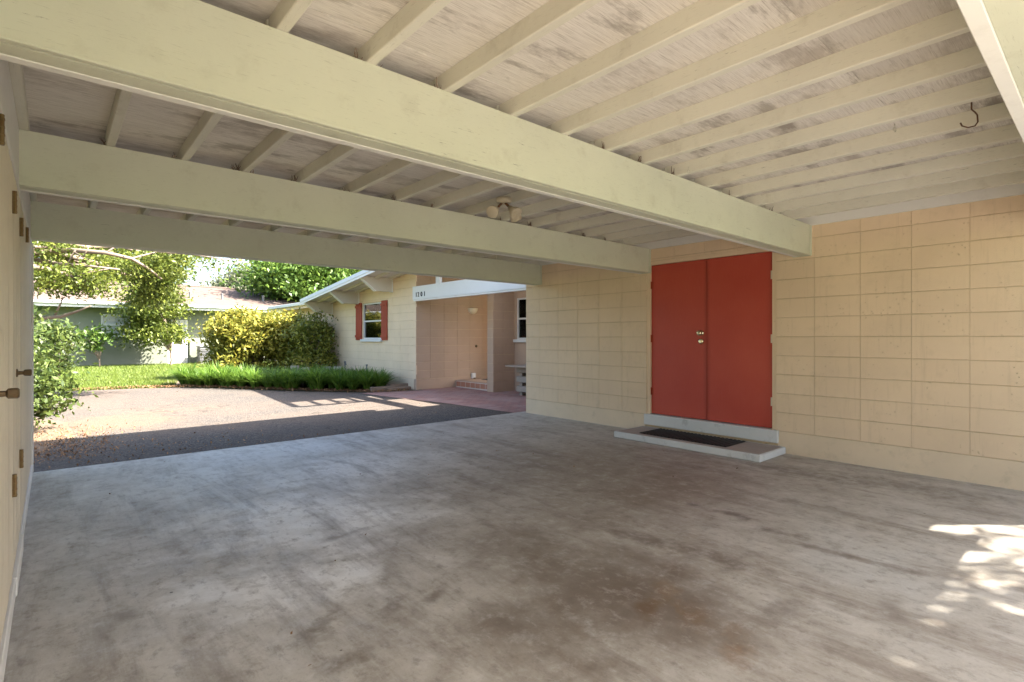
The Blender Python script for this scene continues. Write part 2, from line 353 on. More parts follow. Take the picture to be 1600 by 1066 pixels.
def rect_minus(r, h):
    (a0, a1, b0, b1), (c0, c1, d0, d1) = r, h
    if c1 <= a0 or c0 >= a1 or d1 <= b0 or d0 >= b1: return [r]
    out = []
    if c0 > a0: out.append((a0, c0, b0, b1))
    if c1 < a1: out.append((c1, a1, b0, b1))
    m0, m1 = max(a0, c0), min(a1, c1)
    if d0 > b0: out.append((m0, m1, b0, d0))
    if d1 < b1: out.append((m0, m1, d1, b1))
    return out
BM = {}
def block_mesh(w, h, facing, mat):
    key = (round(w, 3), round(h, 3), facing, mat)
    if key not in BM:
        b = bmesh.new(); ju = .0008; j = .0026; c = .003; D = .03
        o = [(-w/2 + ju, -h/2 + j), (w/2 - ju, -h/2 + j), (w/2 - ju, h/2 - j), (-w/2 + ju, h/2 - j)]
        i = [(-w/2 + ju + .0015, -h/2 + j + c), (w/2 - ju - .0015, -h/2 + j + c), (w/2 - ju - .0015, h/2 - j - c), (-w/2 + ju + .0015, h/2 - j - c)]
        P = (lambda u, d, z: (d, u, z)) if facing == '-x' else (lambda u, d, z: (u, d, z))
        r0 = [b.verts.new(P(u, 0, z)) for u, z in i]; r1 = [b.verts.new(P(u, c, z)) for u, z in o]; r2 = [b.verts.new(P(u, D, z)) for u, z in o]
        b.faces.new(r0); b.faces.new(r2)
        for A, Q in ((r0, r1), (r1, r2)):
            for k in range(4): b.faces.new((A[k], A[(k + 1) % 4], Q[(k + 1) % 4], Q[k]))
        bmesh.ops.recalc_face_normals(b, faces=b.faces)
        me = bpy.data.meshes.new('block'); b.to_mesh(me); b.free(); me.materials.append(MATS[mat]); BM[key] = me
    return BM[key]
def blocks(parent, facing, plane, us, zs, holes=(), mat='block_paint', top=None, jit=.0016):
    org = ORG[parent.name]
    for u0, u1 in zip(us, us[1:]):
        for z0, z1 in zip(zs, zs[1:]):
            if top: z1 = min(z1, top(u0), top(u1))
            cells = [(u0, u1, z0, z1)]
            for h in holes: cells = [q for c_ in cells for q in rect_minus(c_, h)]
            for (a0, a1, b0, b1) in cells:
                if a1 - a0 < .03 or b1 - b0 < .03: continue
                d = plane + random.uniform(-jit, jit)
                me = block_mesh(a1 - a0, b1 - b0, facing, mat)
                p = (d, (a0 + a1) / 2, (b0 + b1) / 2) if facing == '-x' else ((a0 + a1) / 2, d, (b0 + b1) / 2)
                o = bpy.data.objects.new('block', me); COL.objects.link(o); o.parent = parent; o.location = Vector(p) - org
                o.rotation_euler = (random.uniform(-.0022, .0022), random.uniform(-.012, .012), random.uniform(-.004, .004)) if facing == '-x' else (random.uniform(-.012, .012), random.uniform(-.0022, .0022), random.uniform(-.004, .004)); o.location.z += random.uniform(-.0014, .0014)
def frange(a, b, n): return [a + (b - a) * i / n for i in range(n + 1)]

# ------------------------------------------------------------------ ground
g = MB().poly([(-300, -300, -.09), (300, -300, -.09), (300, 500, -.09), (-300, 500, -.09)]).build('ground', 'lawn_soil'); struct(g)
slab = MB().box(-.28, 6.2, -1.3, 6.72, -.16, 0, bev=.008).build('carport_slab', 'concrete_slab'); struct(slab)
ap = MB().box(-5, 9, -9, -1.31, -.16, -.004, bev=.008).build('bounce_apron', 'bounce_concrete'); struct(ap)  # pale apron out of view, added to bounce sunlight under the roof
dr = [(-9, 6.6), (6.4, 6.6), (6.4, 11.2), (5.9, 11.42), (5.2, 12.25), (4.4, 13.3), (3.85, 14.2), (3.2, 15.3), (2.5, 16.1), (1.6, 16.55), (.2, 16.8), (-9, 17.2)]
dm = MB(); dm.poly([(x, y, -.03) for x, y in dr]); drv = dm.build('driveway', 'asphalt'); struct(drv)
pv = MB().poly([(5.42, 11.55, -.022), (5.6, 10.2, -.022), (5.86, 8.7, -.022), (6.0, 6.735, -.022), (10.2, 6.735, -.022), (10.2, 11.6, -.022)]).build('paver_patio', 'pavers'); struct(pv)
bed = MB().poly([(x, y, -.02) for x, y in [(6.9, 11.2), (5.9, 11.46), (5.25, 12.3), (4.45, 13.35), (3.9, 14.25), (3.25, 15.35), (2.55, 16.2), (2.3, 17.6), (3.0, 20), (4.2, 22.5), (6.9, 22.5)]]).build('planting_bed', 'soil'); struct(bed)
lb = MB().poly([(x, y, -.024) for x, y in [(-4, 7.2), (-.55, 7.3), (-.1, 8.0), (.22, 9.3), (.15, 10.6), (-.4, 12), (-4, 13)]]).build('shrub_bed', 'soil'); struct(lb)

# ------------------------------------------------------------------ carport house with block wall and red doors
XW = 6.067
hs = thing('house', 'cream painted concrete block house with red double doors under the carport', 'house', (XW, 3, 0))
YA, YB, ZT = -.6, 6.6, 2.47
O0, O1, OZ = 2.492, 4.19, 2.295
wall = MB()
for (a, b, c_, d) in rect_minus((YA, YB, -.05, ZT), (O0, O1, .1, OZ)): wall.box(XW + .0065, XW + .2, a, b, c_, d)
wall = wall.build('wall', 'mortar_paint', hs)
us = [2.098 + .4165 * k for k in range(-6, 12)]; us[0] = YA
us[-1] = YB; us = [u for u in us if u < YB - .1] + [YB]
zs = [.239 + .2088 * k for k in range(11)] + [ZT]
blocks(wall, '-x', XW, us, zs, [(O0, O1, 0, OZ)])
for (a, b) in ((YA, O0 - .02), (O1 + .02, YB)):
    B('plinth', 'plinth_paint', hs, XW - .004, XW + .1, a, b, -.04, .2365, bev=.004)
side = MB().box(XW + .2, 8.73, YB - .2, YB, -.05, ZT).box(8.53, 8.73, YA, YB - .2, -.05, ZT).box(XW + .2, 8.53, YA, YA + .2, -.05, ZT)
side.build('rear_wall', 'pink_bounce_paint', hs)
B('roof', 'trim_white', hs, XW + .12, 9.4, YA - .25, 6.84, ZT + .105, ZT + .25)
# frame, doors
J = .047; XD = XW + .045
fr_ = MB().box(XW + .012, XW + .12, O0, O0 + J, .245, OZ - J).box(XW + .012, XW + .12, O1 - J, O1, .245, OZ - J).box(XW + .01, XW + .12, O0, O1, OZ - J, OZ)
fr_.build('door_frame', 'block_paint', hs)
B('door_sill', 'step_white', hs, XW - .035, XW + .13, O0 - .03, O1 + .02, .103, .243, bev=.006)
B('room_back', 'room_dark', hs, XW + .13, XW + .16, O0, O1, .1, OZ)
DM = (O0 + O1) / 2
def knob(parent, c, mat, r=.03):
    MB().lathe([(.0, 0), (.034, 0), (.034, .006), (.02, .012), (.012, .03), (.02, .036), (r, .046), (r, .06), (r * .75, .07), (0, .073)], c, (-1, 0, 0), 18).build('knob', mat, parent, smooth=True)
for k, (a, b) in enumerate(((O0 + J + .003, DM - .0025), (DM + .0025, O1 - J - .003))):
    dl = B('door', 'red_door', hs, XD, XD + .044, a, b, .252, OZ - J - .004, bev=.0025)
    dl['label'] = 'red door leaf with brass knob and deadbolt' if k else 'plain red door leaf without a knob'
    hy = a - .004 if k == 0 else b + .004
    for z in (.55, 1.26, 1.98):
        h_ = MB().tube([(XD - .008, hy, z - .05), (XD - .008, hy, z + .05)], .0085, 8)
        h_.box(XD - .004, XD + .0, min(hy, hy + (.03 if k == 0 else -.03)), max(hy, hy + (.03 if k == 0 else -.03)), z - .048, z + .048)
        h_.build('hinge', 'siding_paint' if k == 0 else 'shutter_paint', dl)
    if k == 1:
        knob(dl, (XD, a + .07, 1.33), 'brass', .033)
        MB().lathe([(0, 0), (.036, 0), (.036, .008), (.028, .026), (.01, .024), (0, .025)], (XD, a + .07, 1.225), (-1, 0, 0), 18).build('deadbolt', 'brass', dl, smooth=True)
B('meeting_strip', 'red_door', hs, XD - .004, XD - .0005, DM - .010, DM - .0035, .255, OZ - J - .006)

# step and mat
st = thing('door_step', 'low white edged concrete step below the red double doors', 'step', (5.73, 3.31, 0))
B('slab', 'step_white', st, 5.425, XW - .006, 2.385, 4.24, 0, .074, bev=.007)
paint('step_top', (.40, .345, .30), .15, (.55, .52, .48), .5, .8)
B('tread', 'step_top', st, 5.45, XW - .04, 2.41, 4.215, .07, .0765)
mt = thing('door_mat', 'black ribbed rubber mat lying on the low step', 'mat', (5.74, 3.35, .077))
B('backing', 'rubber', mt, 5.53, 6.0, 2.80, 3.93, .077, .083, bev=.002)
for k in range(23):
    y = 2.82 + k * 1.09 / 22
    if k % 1 == 0: B('rib', 'rubber', mt, 5.54, 5.99, y - .012, y + .012, .0825, .089, bev=.002)

# ------------------------------------------------------------------ carport roof: beams, rafters, plywood
cr = thing('carport_roof', 'carport roof of pale green beams, exposed rafters and weathered plywood', 'roof', (3, 3, 2.145))
ZB, ZR, ZC = 2.145, 2.465, 2.552
XL, YF, YK = -.16, 7.12, -1.0
FAR = [.276, 2.301, 4.292, 6.385]
for yf in FAR:
    y0 = yf - .165; b = ZB
    prof = [(y0, ZR), (y0, b + .004), (y0 + .004, b), (y0 + .026, b), (y0 + .026, b + .014), (y0 + .038, b + .014), (y0 + .038, b), (y0 + .118, b), (y0 + .118, ZR)]
    bm_ = MB().prism(prof, 'x', XL, XW - .03).build('beam', 'beam_paint', cr)
    B('bright_strip', 'trim_white', bm_, XL, XW - .03, y0 + .119, yf, b - .003, ZR - .002, bev=.003)  # far strip brightened by whiter paint than the beam
    B('end_plate', 'beam_paint', bm_, XW - .029, XW - .001, y0 - .012, yf + .012, b - .004, ZR - .001, bev=.004)
RX = [-.15, .25, .65, 1.03, 1.43, 1.85, 2.26, 2.65, 3.06, 3.47, 3.90, 4.34, 4.77, 5.17, 5.59]
cuts = [YK + .02, .14, 2.24, 4.21, 6.3, YF - .03]
for i, x in enumerate(RX):
    for j, (a, b) in enumerate(zip(cuts, cuts[1:])):
        dx = .0 if j % 2 == 0 else random.choice((0.004, -.004, .008))
        if i == 0: dx = 0
        B('rafter', 'rafter_paint', cr, x + dx, x + dx + .046, a + .003, b - .003, ZR + random.uniform(0, .002), ZC + .004, bev=.004)
B('ledger', 'trim_white', cr, XW - .028, XW + .02, YK + .02, YF - .03, ZT - .012, ZC + .004, bev=.003)
# plywood: 8 x 4 ft sheets, grain and long side along the beams
ys = [YK] + [YK + .62 + 1.22 * k for k in range(6)] + [YF]
for j, (a, b) in enumerate(zip(ys, ys[1:])):
    xs = [-1.5, .7, 3.14, 5.58, 6.19] if j % 2 else [-1.5, 1.92, 4.36, 6.19]
    for a2, b2 in zip(xs, xs[1:]):
        B('plywood_sheet', 'plywood', cr, a2 + .0012, b2 - .0012, a + .0012, b - .0012, ZC + random.uniform(0, .0015), ZC + .016)
B('roofing', 'timber_grey', cr, -1.52, 6.2, YK - .02, YF + .02, ZC + .019, ZC + .07)
B('fascia', 'porch_white', cr, -1.52, 6.2, YF + .001, YF + .022, ZC - .09, ZC + .018)
B('fascia', 'porch_white', cr, -1.52, 6.2, YK - .022, YK - .001, ZC - .09, ZC + .018)
# debris and wasp mud on the beam tops
for k in range(46):
    i = random.randrange(14); bi = random.choice((1, 2, 2, 2, 1))
    y0 = FAR[bi] - .165 + .006; x = RX[i] + random.choice((-.012, -.03, .055))
    n_ = MB()
    for q in range(random.randint(2, 5)):
        p = Vector((x + random.uniform(-.02, .02), y0 + random.uniform(0, .03), ZR)); e = p + Vector((random.uniform(-.03, .03), random.uniform(-.012, .0), random.uniform(.015, .06)))
        n_.tube([p, (p + e) / 2 + Vector((random.uniform(-.006, .006), 0, 0)), e], [.004, .003, .0015], 5)
    n_.build('nest_debris', 'bark', cr)

# light fixture, hooks
lp = onz(787, 310, ZR)
lf = thing('floodlight', 'rusty ivory twin floodlight fixture hanging from the carport rafters', 'light', lp)
MB().lathe([(0, 0), (.068, 0), (.068, -.03), (.06, -.042), (.02, -.045), (0, -.045)], lp, (0, 0, 1), 24).build('canopy', 'fixture_ivory', lf, smooth=True)
def head(ofs, ang):
    c0 = lp + Vector((ofs[0] * .3, ofs[1] * .3, -.05)); c1 = lp + Vector((*ofs, -.105)); d = Vector(ang).normalized()
    ar = MB().tube([lp + Vector((ofs[0] * .2, ofs[1] * .2, -.035)), c0, c1 - d * .02], [.012, .011, .012], 8).build('arm', 'rusty_steel', lf, smooth=True)
    hd = MB().lathe([(0, -.03), (.022, -.028), (.026, .0), (.05, .045), (.054, .075), (.05, .078)], c1, d, 18).build('lamp_head', 'fixture_ivory', lf, smooth=True)
    MB().lathe([(0, .064), (.03, .068), (.0475, .0745), (.044, .062), (0, .06)], c1, d, 18).build('lens', 'lens_glass', hd, smooth=True)
head((-.075, .02), (-.75, -.35, -.45)); head((.085, -.03), (.55, .25, -.6)); head((.02, -.08), (.1, -.75, -.65))
hp = onz(1518, 165, ZR - .004)
hk = MB().tube([hp + Vector(q) for q in [(0, 0, .03), (0, 0, -.02), (.012, -.012, -.035), (.018, -.02, -.05), (.02, -.022, -.085), (.012, -.012, -.105), (-.012, .012, -.113), (-.036, .032, -.105), (-.042, .038, -.088)]], .0036, 8)
tag(hk.build('ceiling_hook', 'rusty_steel', None, hp, smooth=True), 'large rusty wire hook hanging from a carport rafter', 'hook')
for (u, v, lab) in [(1398, 196, 'white painted screw eye in a rafter near the rusty hook'), (1076, 263, 'white painted screw eye on a rafter over the middle of the first beam')]:
    p = onz(u, v, ZR); m_ = MB().tube([p + Vector((0, 0, .01)), p + Vector((0, 0, -.012))], .002, 6)
    m_.tube([p + Vector((.012 * math.cos(q), -.012 * math.cos(q) * .3, -.024 + .012 * math.sin(q))) for q in [2 * math.pi * k / 14 for k in range(15)]], .002, 6)
    tag(m_.build('screw_eye', 'wire_eye', None, p, smooth=True), lab, 'hook')

# ------------------------------------------------------------------ storage closets on the left
XS = -.15
sw = thing('storage_closet', 'cream board storage closet wall with bronze knobs and hinges', 'closet', (XS, 4, 0))
B('wall', 'siding_paint', sw, XS - 1.2, XS - .03, -1.0, 6.66, -.05, 2.5)
def boards(parent, y0, y1, z0, z1, x, name='board', w=.085, mat='siding_paint'):
    n = max(1, round((y1 - y0) / w)); w = (y1 - y0) / n
    for k in range(n): B(name, mat, parent, x - .028, x + random.uniform(-.001, .001), y0 + k * w + .001, y0 + (k + 1) * w - .001, z0, z1, bev=.004)
for (a, b, ky, hy, kind) in [(1.72, 2.62, 2.48, None, 1), (2.66, 3.52, None, 3.53, 1), (3.56, 4.28, 3.9, 4.29, 1), (4.32, 5.2, None, None, 1)]:
    dl = B('door', 'siding_paint', sw, XS - .03, XS - .012, a, b, .10, 2.11)
    boards(dl, a, b, .10, 2.11, XS + .002)
    if ky:
        MB().lathe([(0, 0), (.022, 0), (.022, .006), (.011, .01), (.010, .028), (.0175, .034), (.0185, .058), (.014, .063), (0, .064)], (XS + .002, ky, 1.08), (1, 0, 0), 8).build('knob', 'bronze_old', dl)
    for z in ((.55, 1.93) if hy else (2.02,)):
        yy = hy if hy else b + .02
        hg = MB().tube([(XS + .011, yy, z - .055), (XS + .011, yy, z + .055)], .009, 8)
        hg.box(XS + .003, XS + .006, yy - .028, yy + .028, z - .05, z + .05)
        for q in range(4): hg.box(XS + .004, XS + .021, yy - .011, yy + .011, z - .048 + q * .028, z - .048 + q * .028 + .004)
        hg.build('hinge', 'hinge_brass', dl)
boards(sw, 5.24, 6.6, .10, 2.13, XS + .001, 'board')
B('corner_trim', 'trim_white', sw, XS - .05, XS + .016, 6.604, 6.70, 0.02, 2.15, bev=.004)
B('corner_trim', 'siding_paint', sw, XS - .4, XS - .06, 6.662, 6.69, 0.02, 2.15, bev=.004)
B('top_plate', 'trim_white', sw, XS - .03, XS + .006, -1.0, 6.6, 2.135, 2.462, bev=.003)
B('jamb', 'siding_paint', sw, XS - .03, XS - .004, -1.0, 5.24, 2.112, 2.134)
for (a, b, o) in [(1.0, 3.54, .014), (3.545, 4.3, .02), (4.305, 6.6, .012)]:
    B('kick_board', 'trim_white', sw, XS - .03, XS + o, a, b, .0, .095, bev=.004)

# ------------------------------------------------------------------ wing beyond the driveway
XG = 6.8; YC = 11.43; YE = 21.4; XE = 5.88; EV = 16.9
zroof = lambda y: 2.93 - .11 * (y - 12.67) if y < EV else 2.4647
wg = thing('house_wing', 'cream block house wing with shed roof, brackets and red shutters', 'house', (XG, 14, 0))
wl = onx(567, 475, XG); wr = onx(596, 530, XG)
WY0, WY1, WZ0, WZ1 = wr.y, wl.y, wr.z, wl.z
under = lambda y: zroof(y) - .08
wc = MB()
def strip(mb, x0, x1, ya, yb, za, zb=None):
    p = [(ya, za), (yb, za), (yb, zb if zb is not None else under(yb)), (ya, zb if zb is not None else under(ya))]
    mb.prism(p, 'x', x0, x1)
strip(wc, XG + .006, XG + .2, YC + .2, WY0, -.05); strip(wc, XG + .006, XG + .2, WY0, WY1, -.05, WZ0); strip(wc, XG + .006, XG + .2, WY0, WY1, WZ1); strip(wc, XG + .006, XG + .2, WY1, EV - .01, -.05); strip(wc, XG + .006, XG + .2, EV + .01, YE, -.05)
wcore = wc.build('wall', 'mortar_paint', wg)
zz = [.24 + .2088 * k for k in range(17)]
blocks(wcore, '-x', XG, [YC] + [YC + .36 + .4135 * k for k in range(13)], zz, [(WY0 - .02, WY1 + .02, WZ0 - .06, WZ1 + .02)], top=lambda y: under(y) - .02)
B('plinth', 'plinth_paint', wg, XG - .006, XG + .1, YC + .1, 17.0, -.05, .237, bev=.004)
MB().box(XG - .002, XG + .1, YC + .36 + .4135 * 12 + .003, YE, -.05, 2.36).build('far_wall', 'block_paint', wg)
# porch wall (faces us) and the entry recess
pc = MB().box(XG + .03, 10.2, YC + .0065, YC + .2, -.05, 2.95).build('porch_wall', 'mortar_paint', wg)
blocks(pc, '-y', YC, [XG + .005 + .4135 * k for k in range(7)], zz[:14], mat='pink_bounce_paint')
B('plinth', 'pink_bounce_paint', wg, XG + .003, 9.6, YC - .008, YC + .1, -.05, .2375, bev=.004)
B('entry_wall', 'pink_bounce_paint', wg, 9.45, 9.65, 9.9, YC, -.05, 2.98)
pil = B('pillar', 'mortar_paint', wg, 7.8865, 8.6, 9.7265, 9.95, -.05, 2.98)
blocks(pil, '-y', 9.72, [7.883, 8.2, 8.56], zz[:14], mat='pink_bounce_paint'); blocks(pil, '-x', 7.88, [9.722, 9.948], zz[:14], mat='pink_bounce_paint')
B('plinth', 'pink_bounce_paint', pil, 7.874, 8.55, 9.714, 9.955, -.05, .2375, bev=.004)
# wall with the small window, faces the driveway
sy0, sy1 = 9.18, 9.64; sz0, sz1 = 1.235, 2.235
sm = MB()
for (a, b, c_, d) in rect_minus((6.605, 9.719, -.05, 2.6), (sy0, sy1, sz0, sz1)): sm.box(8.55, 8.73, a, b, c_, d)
sm = sm.build('side_wall', 'pink_bounce_paint', wg)
def window(parent, X, y0, y1, z0, z1, depth=.0, curtain_=True):
    w = .038; xo = X + depth
    fm = MB().box(xo, xo + .06, y0, y0 + w, z0, z1).box(xo, xo + .06, y1 - w, y1, z0, z1).box(xo, xo + .06, y0 + w, y1 - w, z0, z0 + w).box(xo, xo + .06, y0 + w, y1 - w, z1 - w, z1)
    zm = (z0 + z1) / 2
    win = fm.build('window', 'porch_white', parent)
    B('meeting_rail', 'porch_white', win, xo + .008, xo + .05, y0 + w, y1 - w, zm - .02, zm + .02)
    for (a, b, dd) in ((z0 + w, zm - .02, .03), (zm + .02, z1 - w, .018)):
        B('pane', 'window_glass', win, xo + dd, xo + dd + .006, y0 + w, y1 - w, a, b)
    B('curtain', 'curtain', win, xo + .052, xo + .058, y0 + .01, y1 - .01, z0 + .01, z1 - .01)
    B('sill', 'porch_white', win, X - .06, xo + .02, y0 - .07, y1 + .07, z0 - .075, z0 - .004, bev=.006)
    return win
window(wg, XG, WY0, WY1, WZ0, WZ1, .02); window(wg, 8.55, sy0, sy1, sz0, sz1, .02)
for (ua, ub) in ((557, 566), (597, 606)):
    ya, yb = onx(ub, 500, XG).y, onx(ua, 500, XG).y
    sh = thing('shutter', 'x', 'x', (XG, ya, 0)); del sh['label'], sh['category']; sh.parent = wg; sh.location = Vector((XG, ya, 0)) - ORG[wg.name]
    n = 3; w = (yb - ya) / n
    for k in range(n): B('plank', 'shutter_paint', sh, XG - .03, XG - .004, ya + k * w + .002, ya + (k + 1) * w - .002, WZ0 - .03, WZ1 + .03, bev=.003)
    for z in (WZ0 + .08, WZ1 - .08): B('batten', 'shutter_paint', sh, XG - .048, XG - .029, ya - .012, yb + .012, z - .035, z + .035, bev=.003)
# roof
def slope_slab(mb, x0, x1, ya, yb, t0, t1):
    mb.prism([(ya, zroof(ya) - t0), (yb, zroof(yb) - t0), (yb, zroof(yb) - t1), (ya, zroof(ya) - t1)], 'x', x0, x1)
PK = 7.86
rf = MB(); slope_slab(rf, XE + .02, 12, 8.78, EV - .002, .0, .05); rf = rf.build('roof', 'shingles', wg)
sf = MB(); slope_slab(sf, XE + .025, 12, 8.78, EV - .01, .053, .075); sf.build('soffit_deck', 'trim_white', rf)
fb = MB(); slope_slab(fb, XE - .012, XE + .018, PK, EV, -.012, .085); fb.build('rake_board', 'aluminium_paint', rf)
fb = MB(); slope_slab(fb, XE + .0, XE + .018, PK, EV, .088, .15); fb.build('rake_trim', 'trim_white', rf)
B('peak_fascia', 'porch_white', rf, XE + .02, 8.4, PK, PK + .045, zroof(PK) - .17, zroof(PK) - .01)
sf = MB(); slope_slab(sf, 7.75, 12, PK + .05, 8.779, .0, .07); sf.build('roof_cover', 'shingles', rf)
B('eave_roof', 'trim_white', wg, 7.6, 9.4, 6.845, 9.9, 2.605, 2.7)
x = XE + .4
while x < 8.3:
    r_ = MB(); slope_slab(r_, x, x + .07, PK + .046, EV - .05, .078, .135); r_.build('rafter', 'bracket_paint', rf); x += .4
fl = B('low_roof', 'aluminium_paint', wg, XE + .5, 12, EV + .002, YE + .3, 2.36, 2.4647)
B('gutter', 'trim_white', fl, XE + .42, XE + .5, EV + .01, YE + .3, 2.365, 2.47, bev=.01)
B('fascia', 'plinth_paint', fl, XE + .52, XE + .55, EV + .01, YE + .3, 2.27, 2.359)
# brackets: beam ends cut at a slant
for (ut, uw) in ((567, 612), (527, 560), (488, 519)):
    y = onx(uw, 470, XG).y; tip = 5.95; zt_ = under(y) - .002
    p = [(XG, zt_), (tip, zt_), (tip, zt_ - .06), (tip + .38, zt_ - .36), (XG, zt_ - .36)]
    br_ = MB().prism([(a, b) for a, b in p], 'y', y - .06, y + .06).build('bracket', 'bracket_paint', wg)
    cp = MB().prism([(tip - .022, zt_ - .01), (tip - .022, zt_ - .068), (tip + .36, zt_ - .372), (tip + .378, zt_ - .361), (tip - .001, zt_ - .06), (tip - .001, zt_ - .01)], 'y', y - .07, y + .07)
    cp.build('end_cap', 'trim_white', br_)
    B('hanger', 'trim_white', br_, XG - .03, XG - .003, y - .085, y + .085, zt_ - .375, zt_ - .01, bev=.004)
# porch beam with the house number, short post above it
pb = MB().box(6.70, 6.79, 6.85, YC - .004, 2.205, 2.53, bev=.004).build('porch_beam', 'porch_white', wg)
B('drip_strip', 'trim_white', pb, 6.715, 6.80, 6.85, YC - .02, 2.17, 2.2045, bev=.003)
yp = onx(686, 440, 6.75).y
B('post', 'porch_white', wg, 6.71, 6.78, yp - .08, yp + .08, 2.531, zroof(yp) - .168)
B('post', 'porch_white', wg, 6.71, 6.78, 8.3, 8.44, 2.531, zroof(8.4) - .168)
def text_part(txt, parent, p, size, mat, name='house_number'):
    cu = bpy.data.curves.new('tmp', 'FONT'); cu.body = txt; cu.size = size; cu.extrude = .006
    to = bpy.data.objects.new('tmp', cu); COL.objects.link(to); bpy.context.view_layer.update()
    me = bpy.data.meshes.new_from_object(to.evaluated_get(bpy.context.evaluated_depsgraph_get())); bpy.data.objects.remove(to)
    M = Matrix(((0, 0, -1), (-1, 0, 0), (0, 1, 0)))
    me.transform(M.to_4x4()); me.transform(Matrix.Translation(Vector(p) - ORG[parent.name]))
    return link(name, me, mat, parent, ORG[parent.name])
nx = 11.28
for ch in '1201':
    text_part(ch, pb, (6.693, nx, 2.27), .16, 'sign_black', 'digit'); nx -= .10 if ch == '1' else .14
# entry step: terracotta tiles
es = thing('entry_step', 'terracotta tiled step in front of the porch entry', 'step', (8.0, 10.7, 0))
B('riser', 'grout', es, 8.0, 9.45, 9.96, YC - .012, -.03, .15)
for k in range(7):
    a = 9.97 + k * .205
    B('tile', 'terracotta', es, 7.988, 8.006, a + .013, a + .192, .008, .13, bev=.003)
B('tread', 'pink_bounce_paint', es, 7.985, 9.45, 9.955, YC - .01, .1505, .168, bev=.003)
em = thing('entry_mat', 'dark mat on the tiled entry step', 'mat', (8.9, 10.7, .169))
B('pad', 'rubber', em, 8.55, 9.2, 10.1, 11.0, .169, .18, bev=.003); B('border', 'rubber', em, 8.53, 9.22, 10.08, 11.02, .1685, .176)
# sconce, bell, outlet
q = ony(738, 485, YC)
wlm = thing('wall_light', 'cream bowl wall light on the shaded porch wall', 'light', (q.x, YC, q.z))
hb = MB(); n = 14
ringv = []
for i in range(7):
    t = i / 6; r = .15 * math.cos(t * 1.45) + .004; zq = q.z + .05 - .16 * math.sin(t * 1.45)
    ringv.append([hb.bm.verts.new((q.x + r * math.cos(math.pi + math.pi * k / n), YC - .004 + .85 * r * math.sin(math.pi + math.pi * k / n), zq)) for k in range(n + 1)])
for r0, r1 in zip(ringv, ringv[1:]):
    for k in range(n): hb.bm.faces.new((r0[k], r0[k + 1], r1[k + 1], r1[k]))
hb.build('bowl', 'lamp_shade_cream', wlm, smooth=True)
B('rim', 'lamp_shade_cream', wlm, q.x - .15, q.x + .15, YC - .018, YC - .003, q.z + .03, q.z + .058, bev=.004)
q = ony(744, 541, YC)
tag(MB().lathe([(0, 0), (.036, 0), (.036, .012), (.026, .018), (.014, .02), (.014, .028), (0, .03)], (q.x, YC - .003, q.z), (0, -1, 0), 14).build('door_bell', 'bronze_old', None, q, smooth=True), 'small round dark bell button on the porch wall', 'bell')
q = ony(738.5, 587, YC)
ob = thing('outlet_box', 'pale outdoor outlet box low on the porch wall', 'outlet', (q.x, YC, q.z))
B('box', 'trim_white', ob, q.x - .055, q.x + .055, YC - .07, YC - .009, q.z - .07, q.z + .07, bev=.006); B('plug', 'bronze_old', ob, q.x - .03, q.x + .03, YC - .1, YC - .071, q.z - .11, q.z - .05, bev=.006)
# bench made of stacked timbers
bn = thing('timber_bench', 'grey bench of stacked wooden timbers beside the carport wall corner', 'bench', (8.1, 8.5, -.022))
for k in range(3):
    z = -.02 + k * .215
    for y in (8.05, 8.72): B('spacer', 'timber_grey', bn, 7.86 + .04, 8.42, y, y + .09, z, z + .085, bev=.004)
    for x_ in (7.85, 8.34): B('rail', 'timber_grey', bn, x_, x_ + .09, 7.75, 8.86, z + .0855, z + .2145, bev=.005)
for k in range(3): B('top_plank', 'timber_grey', bn, 7.62 + k * .28, 7.89 + k * .28, 7.65, 8.98, .6262, .655, bev=.004)

# ------------------------------------------------------------------ neighbour house
YG = 31.0
gh = thing('green_house', 'pale green stucco neighbour house with brown shingle roof', 'house', (3, YG, 0))
gw0, gw1 = ony(158, 491, YG), ony(203, 524, YG); gd0, gd1 = ony(262, 500, YG), ony(293, 566, YG)
gh_top = 2.72
gm = MB()
cells = [(-8, 16, -.1, gh_top)]
for h in ((gw0.x, gw1.x, gw1.z, gw0.z), (gd0.x, gd1.x, -.1, gd0.z)): cells = [r for c_ in cells for r in rect_minus(c_, h)]
for (a, b, c_, d) in cells: gm.box(a, b, YG, YG + .2, c_, d)
gm.build('wall', 'green_stucco', gh)
w = .07
wf = MB().box(gw0.x, gw0.x + w, YG - .02, YG + .06, gw1.z, gw0.z).box(gw1.x - w, gw1.x, YG - .02, YG + .06, gw1.z, gw0.z).box(gw0.x + w, gw1.x - w, YG - .02, YG + .06, gw0.z - w, gw0.z).box(gw0.x + w, gw1.x - w, YG - .02, YG + .06, gw1.z, gw1.z + w).build('window', 'porch_white', gh)
zm = (gw0.z + gw1.z) / 2
B('meeting_rail', 'porch_white', wf, gw0.x + w, gw1.x - w, YG - .01, YG + .05, zm - .04, zm + .04)
B('pane', 'window_glass', wf, gw0.x + w, gw1.x - w, YG + .03, YG + .04, zm + .04, gw0.z - w); B('pane', 'window_glass', wf, gw0.x + w, gw1.x - w, YG + .01, YG + .02, gw1.z + w, zm - .04)
B('curtain', 'curtain', wf, gw0.x, gw1.x, YG + .065, YG + .075, gw1.z, gw0.z); B('sill', 'porch_white', wf, gw0.x - .1, gw1.x + .1, YG - .1, YG - .021, gw1.z - .09, gw1.z - .01)
gd = MB()
dx0, dx1, dz0, dz1 = gd0.x + .08, gd1.x - .1, -.05, gd0.z - .1
hz0, hz1 = .95, dz1 - .15
for (a, b, c_, d) in rect_minus((dx0, dx1, dz0, dz1), (dx0 + .22, dx1 - .12, hz0, hz1)): gd.box(a, b, YG + .02, YG + .07, c_, d)
